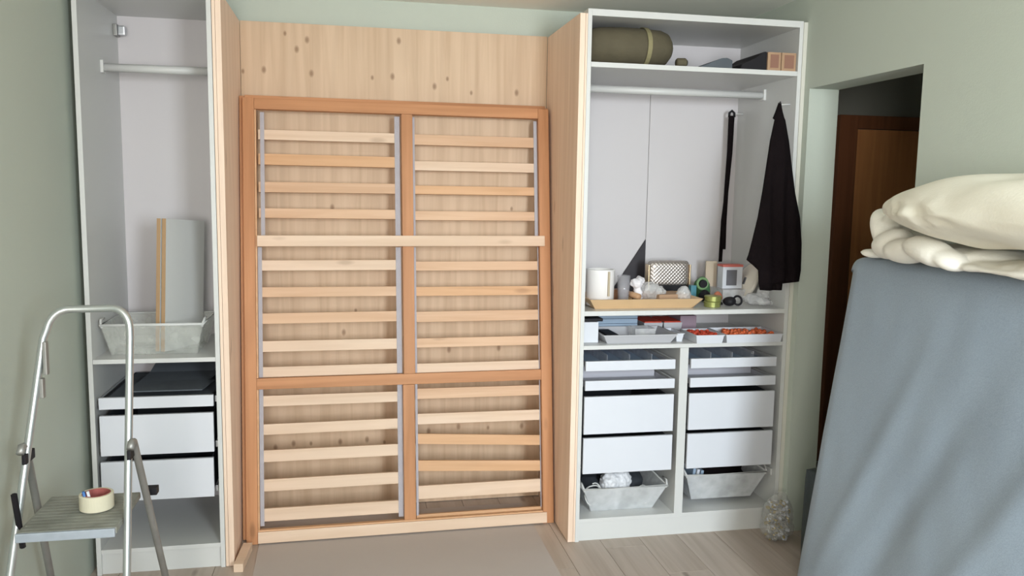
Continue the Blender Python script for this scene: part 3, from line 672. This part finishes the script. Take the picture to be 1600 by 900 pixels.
for k, (x, z, n_) in enumerate(((.664, ZD, 'lower'), (.667, ZD + .0265, 'upper'))):
    t_ = thing('round_tin', '%s one of two stacked olive gold tins at the shelf edge' % n_, 'tin', (x, .095, z), 'stacked round tins')
    bm = bmesh.new(); lathe(bm, [(0, 0), (.036, 0), (.038, .002), (.038, .017), (0, .017)], (x, .095, z), 30); link('tin_body', bm, M_tin, t_, smooth=False)
    bm = bmesh.new(); lathe(bm, [(.0385, .0172), (.0398, .0175), (.0398, .024), (.038, .0258), (0, .0258)], (x, .095, z), 30); link('tin_lid', bm, M_tin, t_)
lump('rust_red_pouch', (.716, .155, ZD + .040), (.022, .02, .027), mat('rust_red_plastic', (.42, .14, .08), .6), 'small rust red object just behind the round tins', 'pouch', j=.008)
bx('small_black_case', .700, .745, .15, .21, ZD, ZD + .012, M_blackp, 'flat black case under the small rust red object', 'case')
t_ = thing('black_gadget', 'black rounded gadget with strap loop at the shelf edge beside the tins', 'gadget', (.775, .11, ZD))
bm = bmesh.new(); ellip(bm, (.762, .12, ZD + .022), (.030, .035, .022), 18, 12, .003); link('gadget_body', bm, M_blackp, t_, smooth=True)
bm = bmesh.new(); tube(bm, [(.800 + .020 * math.cos(a), .11 + .006 * math.sin(a), ZD + .026 + .020 * math.sin(a)) for a in [2 * PI * k / 20 for k in range(20)]], .0052, 8, True); link('strap_loop', bm, M_blackp, t_, smooth=True)

# ------------------------------------------------------------------ second shelf (trays)
ZS = .9095
bx('white_carton', .032, .107, .075, .24, ZS, ZS + .094, M_front, 'plain white carton at the left end of the shelf above the drawers', 'carton', bev=.002)
bx('black_notebook', .036, .132, .09, .25, ZS + .0945, ZS + .108, M_blackp, 'flat black notebook lying on the white carton', 'notebook', bev=.002)
def stray(name, x0, x1, y0, y1, h, m, lab, inset=.018, z=ZS):
    t_ = thing(name, lab, 'tray', ((x0 + x1) / 2, (y0 + y1) / 2, z)); bm = bmesh.new(); tray(bm, x0, x1, y0, y1, z, z + h, .0035, inset, .003); link('tray_body', bm, m, t_); return t_
stray('grey_tray', .118, .465, .02, .26, .038, M_greyw, 'grey plastic tray with a black gadget in it, on the shelf above the drawers', .022)
bx('black_gadget', .140, .195, .05, .20, ZS + .0045, ZS + .040, M_blackp, 'black gadget lying in the left end of the grey tray', 'gadget', bev=.003)
bx('clear_packet', .30, .40, .12, .22, ZS + .0045, ZS + .052, M_clear, 'clear plastic packet lying in the right half of the grey tray', 'packet')
for k in range(4):
    bx('blue_box', .155, .375, .30, .48, ZS + .0005 + k * .024, ZS + .023 + k * .024, M_bluebox, ['lowest of four flat pale blue boxes stacked behind the grey tray', 'second from bottom of four flat pale blue boxes behind the grey tray', 'third from bottom of four flat pale blue boxes behind the grey tray', 'topmost of four flat pale blue boxes stacked behind the grey tray'][k], 'box', group='pale blue boxes behind the grey tray')
stray('small_white_tray', .438+.034, .506+.004, .05, .20, .036, M_front, 'small empty white tray between the grey tray and the red-filled ones', .006)
def filled(x0, x1, y0, y1, m, lab, lab2, dv=None):
    t_ = thing('white_tray', lab, 'tray', ((x0 + x1) / 2, (y0 + y1) / 2, ZS), 'white trays with red contents')
    bm = bmesh.new(); tray(bm, x0, x1, y0, y1, ZS + .0005, ZS + .036, .0035, .006, .003); link('tray_body', bm, M_front, t_)
    if dv:
        bm = bmesh.new(); box(bm, dv - .0015, dv + .0015, y0 + .01, y1 - .01, ZS + .005, ZS + .036); link('tray_divider', bm, M_front, t_)
    bm = bmesh.new()
    rnd = random.Random(int(x0 * 1000))
    for _ in range(95):
        cx = rnd.uniform(x0 + .02, x1 - .02); cy = rnd.uniform(y0 + .02, y1 - .02); ellip(bm, (cx, cy, ZS + .020 + rnd.random() * .012), (rnd.uniform(.008, .014), rnd.uniform(.008, .016), .012), 6, 4)
    o = link('small_parts', bm, m); o['kind'] = 'stuff'; o['category'] = 'parts'; o['label'] = lab2; org(o, ((x0 + x1) / 2, (y0 + y1) / 2, ZS + .004))
filled(.545, .680, -.012, .17, M_red, 'smaller white tray with red contents at the shelf front', 'heap of small red pieces in the smaller white tray')
filled(.692, .972, -.012, .19, M_orange, 'larger white tray with orange-red contents at the shelf front, right end', 'heap of small orange-red pieces in the larger white tray', .84)
for k, (a_, b_) in enumerate(((.402, .498), (.503, .598))):
    t_ = thing('red_tray', ['red-filled shallow tray far back on the shelf, left one', 'red-filled shallow tray far back on the shelf, right one'][k], 'tray', ((a_ + b_) / 2, .37, ZS), 'red-filled trays far back')
    bm = bmesh.new(); tray(bm, a_, b_, .28, .46, ZS + .0005, ZS + .052, .003, .005); link('tray_body', bm, M_greyw, t_)
    bm = bmesh.new(); box(bm, a_ + .004, b_ - .004, .284, .456, ZS + .030, ZS + .058, 0, .006); link('red_filling', bm, M_red, t_)
bx('mauve_carton', .605, .690, .32, .48, ZS + .0005, ZS + .078, M_purple, 'mauve carton at the back of the shelf between red and white trays', 'carton')

# ------------------------------------------------------------------ belt and jacket
t_ = thing('belt', 'narrow black belt hanging down inside the wide wardrobe near the back', 'belt', (.93, .50, 1.99))
bm = bmesh.new(); tube(bm, [(.978, .50, 1.995), (.935, .50, 1.995), (.925, .50, 2.003)], .004, 8); link('hook', bm, M_white, t_, smooth=True)
def strip(pts, w, th, nm, m=M_cloth):
    bm = bmesh.new(); pr = None
    for (x, y, z) in pts:
        r = [bm.verts.new((x - w / 2, y - th / 2, z)), bm.verts.new((x + w / 2, y - th / 2, z)), bm.verts.new((x + w / 2, y + th / 2, z)), bm.verts.new((x - w / 2, y + th / 2, z))]
        if pr:
            for k in range(4): bm.faces.new((pr[k], pr[(k + 1) % 4], r[(k + 1) % 4], r[k]))
        else: bm.faces.new(r)
        pr = r
    bm.faces.new(pr[::-1]); link(nm, bm, m, t_)
strip([(.908, .495, 1.985), (.906, .49, 1.80), (.900, .49, 1.62), (.897, .49, 1.45), (.899, .49, 1.305)], .022, .005, 'belt_strand')
strip([(.924, .505, 1.985), (.919, .50, 1.80), (.908, .50, 1.62), (.893, .50, 1.45), (.889, .50, 1.240)], .018, .005, 'belt_strand')
bm = bmesh.new(); tube(bm, [(.902, .50, 1.978), (.903, .50, 1.999), (.916, .50, 2.010), (.929, .50, 1.999), (.930, .50, 1.978)], .0065, 8); link('belt_buckle', bm, M_blackp, t_, smooth=True)
jk = thing('jacket', 'black garment hanging from a hook at the right front edge of the wide wardrobe', 'jacket', (.93, .05, 1.999))
bm = bmesh.new()
prof = [(2.003, .924, .932, .046), (1.985, .915, .936, .044), (1.962, .900, .935, .03), (1.932, .879, .936, .012), (1.925, .885, .937, .006), (1.829, .846, .938, -.034), (1.715, .824, .949, -.052), (1.602, .810, .969, -.055), (1.487, .793, 1.000, -.057), (1.372, .768, 1.014, -.058), (1.320, .756, 1.016, -.058), (1.297, .748, 1.017, -.058), (1.273, .780, 1.017, -.058), (1.250, .808, 1.018, -.058), (1.198, .814, 1.012, -.058), (1.190, .8145, .931, -.057), (1.160, .821, .929, -.057)]
prof2 = []
for (p, q) in zip(prof, prof[1:]):
    n_ = max(1, int(abs(p[0] - q[0]) / .02))
    for k in range(n_): t0 = k / n_; prof2.append(tuple(p[i] * (1 - t0) + q[i] * t0 for i in range(4)))
prof2.append(prof[-1]); rings = []; nk = 44
for z, xl, xr, y in prof2:
    w = (xr - xl) / 2; cx = (xl + xr) / 2; d_ = min(.030, .010 + w * .16); ring = []
    for k in range(nk):
        a = 2 * PI * k / nk; px_ = cx + w * math.cos(a) ; s = math.sin(a)
        fold = .010 * math.sin(px_ * 95 + 1.5 * math.sin(z * 5)) * min(1, (2.0 - z) * 2.5) + .006 * noise.noise(Vector((px_ * 9, z * 5, s)))
        ring.append(bm.verts.new((px_, y + d_ * s + fold * (1 - abs(math.cos(a)) ** 3), z)))
    rings.append(ring)
for A, Bq in zip(rings, rings[1:]):
    for k in range(nk): bm.faces.new((A[k], Bq[k], Bq[(k + 1) % nk], A[(k + 1) % nk]))
bm.faces.new(rings[0]); bm.faces.new(rings[-1][::-1])
link('jacket_body', bm, M_cloth, jk, smooth=True)
bm = bmesh.new(); tube(bm, [(.981, .05, 2.000), (.945, .05, 1.998), (.935, .05, 1.998), (.930, .05, 2.006)], .004, 8); link('wall_hook', bm, M_white, jk, smooth=True)
bm = bmesh.new(); tube(bm, [(.928, .047, 1.985), (.922, .045, 2.003), (.931, .048, 2.010), (.936, .047, 1.99)], .003, 8); link('hanging_loop', bm, M_cloth, jk, smooth=True)

# ------------------------------------------------------------------ bags on the floor
def bagmesh():
    bm = bmesh.new(); ellip(bm, (.930, -.130, .115), (.072, .058, .112), 18, 12); ellip(bm, (.93, -.130, .065), (.080, .06, .06), 18, 12); ellip(bm, (.93, -.130, .150), (.070, .05, .05), 18, 12); ellip(bm, (.945, -.125, .205), (.030, .02, .03), 12, 8); return bm
t_ = thing('bag_of_hardware', 'clear plastic bag of small hardware on the floor at the wardrobe corner', 'bag', (.935, -.13, 0))
o = link('bag_film', bagmesh(), M_bag, t_, smooth=True, recalc=False)
rm = o.modifiers.new('merge', 'REMESH'); rm.mode = 'VOXEL'; rm.voxel_size = .005; rm.use_smooth_shade = True
tx = bpy.data.textures.new('bag_crinkle', 'CLOUDS'); tx.noise_scale = .022; dm = o.modifiers.new('crinkle', 'DISPLACE'); dm.texture = tx; dm.strength = .016; dm.mid_level = .6
bm = bmesh.new(); rnd = random.Random(5)
for k in range(330):
    a = rnd.random() * 2 * PI; r = rnd.random() ** .5; z = rnd.uniform(.008, .185); s = (1 - ((z - .08) / .15) ** 2) ** .5 if abs(z - .08) < .15 else .3
    c = Vector((.932 + .058 * r * math.cos(a) * s, -.130 + .045 * r * math.sin(a) * s, z)); q = rnd.uniform(.004, .010)
    vs = box(bm, c.x - q, c.x + q, c.y - q * .6, c.y + q * .6, c.z - q * .5, c.z + q * .5, rnd.choice([0, 0, 1, 2, 3]))
    bmesh.ops.rotate(bm, verts=vs, cent=c, matrix=Matrix.Rotation(rnd.random() * 3, 3, Vector((rnd.random(), rnd.random(), 1)).normalized()))
    for v in vs: v.co.z = max(.003, v.co.z)
o = link('small_hardware', bm, [M_bits, M_alud, M_front, mat('brass_bits', (.45, .36, .15), .4, metal=.5)], t_); o['kind'] = 'stuff'
t_ = thing('backpack', 'black backpack on the floor between right wall and sheeted mattress', 'backpack', (.925, -.58, 0))
bm = bmesh.new(); box(bm, .850, 1.005, -.695, -.44, .004, .47, 0, .05)
bmesh.ops.subdivide_edges(bm, edges=bm.edges[:], cuts=2, use_grid_fill=True)
for v in bm.verts: v.co += noise.noise_vector(v.co * 7) * .010; v.co.z = max(.002, v.co.z)
link('pack_body', bm, M_pack, t_, smooth=True)
bm = bmesh.new(); box(bm, .875, .99, -.712, -.692, .05, .27, 0, .010); link('front_pocket', bm, M_pack, t_, smooth=True)
bm = bmesh.new(); tube(bm, [(.90, -.58, .465), (.905, -.58, .50), (.945, -.58, .51), (.95, -.58, .465)], .008, 8); link('carry_loop', bm, M_pack, t_, smooth=True)

# ------------------------------------------------------------------ mattress under a grey-blue sheet
YE = -.730; YN = -2.95
bm = bmesh.new()
# section in x-z going from front bottom, up the front, over the top, down the back
def sect(z_or_t): pass
sec = []
nF = 46
for i in range(nF + 1):
    t0 = i / nF; sec.append((.622 + .168 * t0, 1.318 * t0, 'f', t0))
for i in range(1, 9):
    a = (PI / 2) * i / 8; sec.append((.790 + .050 * (1 - math.cos(a)), 1.318 + .052 * math.sin(a), 't', 1))
for i in range(1, 5): sec.append((.84 + .155 * i / 4, 1.370 + .006 * i / 4, 't', 1))
sec.append((1.004, 1.35, 'b', 0)); sec.append((.86, .004, 'b', 0))
ys = [YE + .0, YE - .005, YE - .015, YE - .03, YE - .05, YE - .075, YE - .09] + [YE - .09 - (i + 1) * (abs(YN - YE) - .09) / 80 for i in range(80)]
G = []
for j, y in enumerate(ys):
    r = max(0, 1 - (YE - y) / .09); inset = .09 * (1 - math.sqrt(max(0, 1 - r * r)))
    row = []
    for (x, z, k, t0) in sec:
        xx, zz = x, z
        if k == 'f': xx += inset * .9
        if k == 't': zz -= inset * .35; xx += inset * .6 * max(0, (.85 - x) / .06)
        if k == 'b': xx -= inset * .3
        s = YE - y
        if k == 'f' and t0 > .01:
            # soft diagonal folds running down from the near top towards the far bottom
            w = s - (z * 1.0) ; q = 1.15
            for c0, wd, am, sl in ((.10, .045, -.010, .55), (.32, .06, .012, .62), (.62, .05, -.012, .7), (.80, .07, .012, .75)):
                dd = (s - .15 - c0 - (t0 - .35) * sl * 1.0) / wd
                xx += am * math.exp(-dd * dd) * math.sin(min(1, t0 * 1.2) * PI * .95)
            xx += .006 * noise.noise(Vector((s * 3, z * 2.2, 1))) + .0022 * noise.noise(Vector((s * 11, z * 5, 3)))
            xx += .020 * (1 - t0) ** 3 * math.sin(s * 17) * .5
            # far edge: sheet hangs a little loose beyond the corner
        if k == 't': zz += .003 * noise.noise(Vector((s * 6, x * 9, 2)))
        row.append(bm.verts.new((xx, y + (.018 * (1 - t0) if (k == 'f' and j < 3) else 0), zz)))
    G.append(row)
n = len(sec)
for a, b in zip(G, G[1:]):
    for k in range(n): bm.faces.new((a[k], a[(k + 1) % n], b[(k + 1) % n], b[k]))
bm.faces.new(G[0]); bm.faces.new(G[-1][::-1])
mt = thing('mattress', 'tall mattress under a grey-blue sheet leaning on the right wall', 'mattress', (.8, -1.8, 0))
link('fitted_sheet', bm, M_sheet, mt, smooth=True)

# ------------------------------------------------------------------ bedding on top of the mattress
def soft(name, m, lab, cat, blobs, vox, disp, dsc, loc, smooth_it=6):
    bm = bmesh.new()
    for c, r, rot in blobs: ellip(bm, c, r, 24, 14, 0, Matrix.Rotation(rot[1], 3, rot[0]) if rot else None)
    o = link(name, bm, m, smooth=True, recalc=False)
    rm = o.modifiers.new('merge', 'REMESH'); rm.mode = 'VOXEL'; rm.voxel_size = vox; rm.use_smooth_shade = True
    sm = o.modifiers.new('soften', 'SMOOTH'); sm.iterations = smooth_it; sm.factor = .5
    tx = bpy.data.textures.new(name + '_folds', 'CLOUDS'); tx.noise_scale = dsc; tx.noise_depth = 1
    dm = o.modifiers.new('folds', 'DISPLACE'); dm.texture = tx; dm.strength = disp; dm.mid_level = .5
    org(o, loc); tag(o, lab, cat); return o
# big pillow: plump rounded body, gathered folds running down its side
bm = bmesh.new(); ellip(bm, (0, 0, 0), (1, 1, 1), 128, 64)
def sg(a, e): return math.copysign(abs(a) ** e, a)
pc = Vector((.815, -1.66, 1.536))
for v in bm.verts:
    x, y, z = v.co; d_ = Vector((x, y, z)).normalized()
    X_, Y_, Z_ = sg(d_.x, .75), sg(d_.y, .62), sg(d_.z, .95)
    k = (abs(X_) ** 2 + abs(Z_) ** 2) ** .5
    taper = 1 - .35 * max(0, Y_) ** 3
    side = max(0, 1 - abs(Z_ + .15) * 1.3) * max(0, -X_)
    fold = .016 * noise.noise(Vector((Y_ * 9, Z_ * 1.2, 5))) + .012 * noise.noise(Vector((Y_ * 24, Z_ * 2.5, 9)))
    v.co = pc + Vector((X_ * .205 + fold * side * 1.5, Y_ * .64, Z_ * .118 * taper * (1 if Z_ > 0 else .75) + .016 * noise.noise(Vector((X_ * 2, Y_ * 3, Z_))) + (.012 * max(0, Y_))))
o = link('pillow', bm, M_cotton, smooth=True); tag(org(o, (pc.x, pc.y, 1.45)), 'large plump cream pillow lying on top of the crumpled duvet', 'pillow')
soft('duvet', M_cotton2, 'crumpled white duvet with rolled edges on top of the sheeted mattress', 'duvet', [
    ((.80, -.955, 1.475), (.060, .036, .085), ('X', -.55)),
    ((.78, -1.02, 1.432), (.060, .075, .048), ('X', -.35)),
    ((.755, -1.135, 1.420), (.062, .095, .042), ('X', -.1)),
    ((.725, -1.265, 1.424), (.056, .105, .040), ('X', .20)), ((.73, -1.345, 1.410), (.05, .06, .026), ('X', .4)),
    ((.84, -.985, 1.515), (.08, .050, .022), ('X', -.6)), ((.88, -1.0, 1.43), (.09, .10, .045), None),
    ((.87, -1.25, 1.414), (.12, .25, .030), None), ((.85, -1.7, 1.400), (.13, .42, .020), None), ((.83, -.882, 1.392), (.07, .045, .016), ('X', .1)), ((.75, -1.65, 1.390), (.05, .35, .012), None)], .007, .016, .11, (.82, -1.2, 1.38), 3)

# ------------------------------------------------------------------ step ladder with hoop
ld = thing('step_ladder', 'aluminium stepladder with a rounded hoop handle and worn platform by the left wall', 'ladder', (-1.82, -.9, 0))
def lerp(a, b, t): return tuple(a[i] * (1 - t) + b[i] * t for i in range(3))
Lt, Lb = Vector((-1.905, -.80, 1.125)), Vector((-2.022, -1.055, .0))
Rt, Rb = Vector((-1.661, -.80, 1.125)), Vector((-1.655, -1.055, .0))
pts = [Lb, Lb.lerp(Lt, .3), Lb.lerp(Lt, .6), Lt]
cl, cr_ = Vector((-1.905 + .070, -.79, 1.130)), Vector((-1.661 - .050, -.79, 1.130))
for k in range(1, 9):
    a = PI - (PI / 2) * k / 8; pts.append(Vector((cl.x + .060 * math.cos(a), -.80 + .015 * k / 8, 1.140 + .072 * math.sin(a))))
for k in range(0, 9):
    a = (PI / 2) - (PI / 2) * k / 8; pts.append(Vector((cr_.x + .050 * math.cos(a), -.785 - .015 * k / 8, 1.150 + .064 * math.sin(a))))
pts += [Rt, Rt.lerp(Rb, .3), Rt.lerp(Rb, .6), Rb]
bm = bmesh.new(); tube(bm, pts, .0115, 12); link('hoop_frame', bm, M_alu, ld, smooth=True)
for s, a_, b_ in ((0, Vector((-1.945, -.86, .80)), Vector((-1.992, -.50, .0))), (1, Vector((-1.645, -.86, .80)), Vector((-1.612, -.50, .0)))):
    q = (a_ - b_).normalized(); bm = bmesh.new()
    tube(bm, [b_, b_.lerp(a_, .5), a_, a_ + Vector((0, -.012, .018)), a_ + Vector((0, -.034, .022)), a_ + Vector((0, -.050, .006))], .0115, 10); link('rear_leg', bm, M_alud, ld, smooth=True)
    bm = bmesh.new(); tube(bm, [b_ + Vector((0, 0, .0)), b_ + q * .03], .015, 10); link('rubber_foot', bm, M_rubber, ld)
for p, q in ((Lb, Lt), (Rb, Rt)):
    d_ = (q - p).normalized(); bm = bmesh.new(); tube(bm, [p + Vector((0, 0, .0)), p + d_ * .03], .015, 10); link('rubber_foot', bm, M_rubber, ld)
# platform
bm = bmesh.new(); box(bm, -1.938, -1.672, -.985, -.70, .578, .598, 0, .004); link('platform', bm, M_stepm, ld)
bm = bmesh.new(); box(bm, -1.940, -1.675, -.995, -.9852, .571, .597, 0, .003); link('platform_edge', bm, M_steppt, ld)
bm = bmesh.new()
for k in range(11):
    y = -.965 + k * .024; box(bm, -1.93, -1.68, y, y + .006, .5981, .5988)
link('tread_ribs', bm, M_stepm, ld)['kind'] = 'stuff'
bm = bmesh.new(); box(bm, -1.965, -1.645, -1.035, -.955, .285, .305, 0, .004); link('step', bm, M_stepm, ld)
# hinge links and plastic latches
for x in (-1.938, -1.652):
    bm = bmesh.new(); box(bm, x - .006, x + .006, -.905, -.83, .770, .800, 0, .004); link('hinge_link', bm, M_blackp, ld)
bm = bmesh.new(); box(bm, -1.899, -1.888, -.830, -.807, 1.02, 1.12, 0, .003); link('latch_bar', bm, M_alud, ld)
bm = bmesh.new(); box(bm, -1.911, -1.900, -.835, -.812, .95, 1.01, 0, .003); link('latch_bar', bm, M_alud, ld)
bm = bmesh.new(); tube(bm, [(-1.950, -.955, .70), (-1.955, -.90, .52)], .009, 8); link('platform_strut', bm, M_blackp, ld)
bm = bmesh.new(); box(bm, -1.655, -1.615, -.735, -.70, .596, .62, 0, .004); link('platform_catch', bm, M_blackp, ld)
# tape roll
t_ = thing('masking_tape_roll', 'roll of cream masking tape standing on the ladder platform', 'tape roll', (-1.765, -.83, .6005))
def ringmesh(ro, ri, h, c, seg=40):
    bm = bmesh.new(); R = []
    for r, z in ((ro - .002, 0), (ro, .002), (ro, h - .002), (ro - .002, h), (ri, h), (ri, 0)):
        R.append([bm.verts.new((c[0] + r * math.cos(2 * PI * k / seg), c[1] + r * math.sin(2 * PI * k / seg), c[2] + z)) for k in range(seg)])
    for i in range(6):
        A, Bq = R[i], R[(i + 1) % 6]
        for k in range(seg): bm.faces.new((A[k], A[(k + 1) % seg], Bq[(k + 1) % seg], Bq[k]))
    return bm
link('tape', ringmesh(.0485, .0405, .048, (-1.768, -.828, .6005)), M_masking, t_, smooth=False)
link('cardboard_core', ringmesh(.0400, .0365, .0485, (-1.768, -.828, .6005)), M_core, t_)
for k, (dx, m_, c_) in enumerate(((-.006, M_bluepen, 'blue'), (.006, M_front, 'white'))):
    o = bmesh.new(); tube(o, [(-1.782 + dx, -.845, .602), (-1.790 + dx, -.858, .664)], .0045, 8)
    o = link('pen_' + 'cap' if False else 'marker', o, m_, smooth=True); tag(org(o, (-1.78 + dx, -.845, .602)), c_ + ' marker standing inside the masking tape roll', 'pen', 'pens in the tape roll')
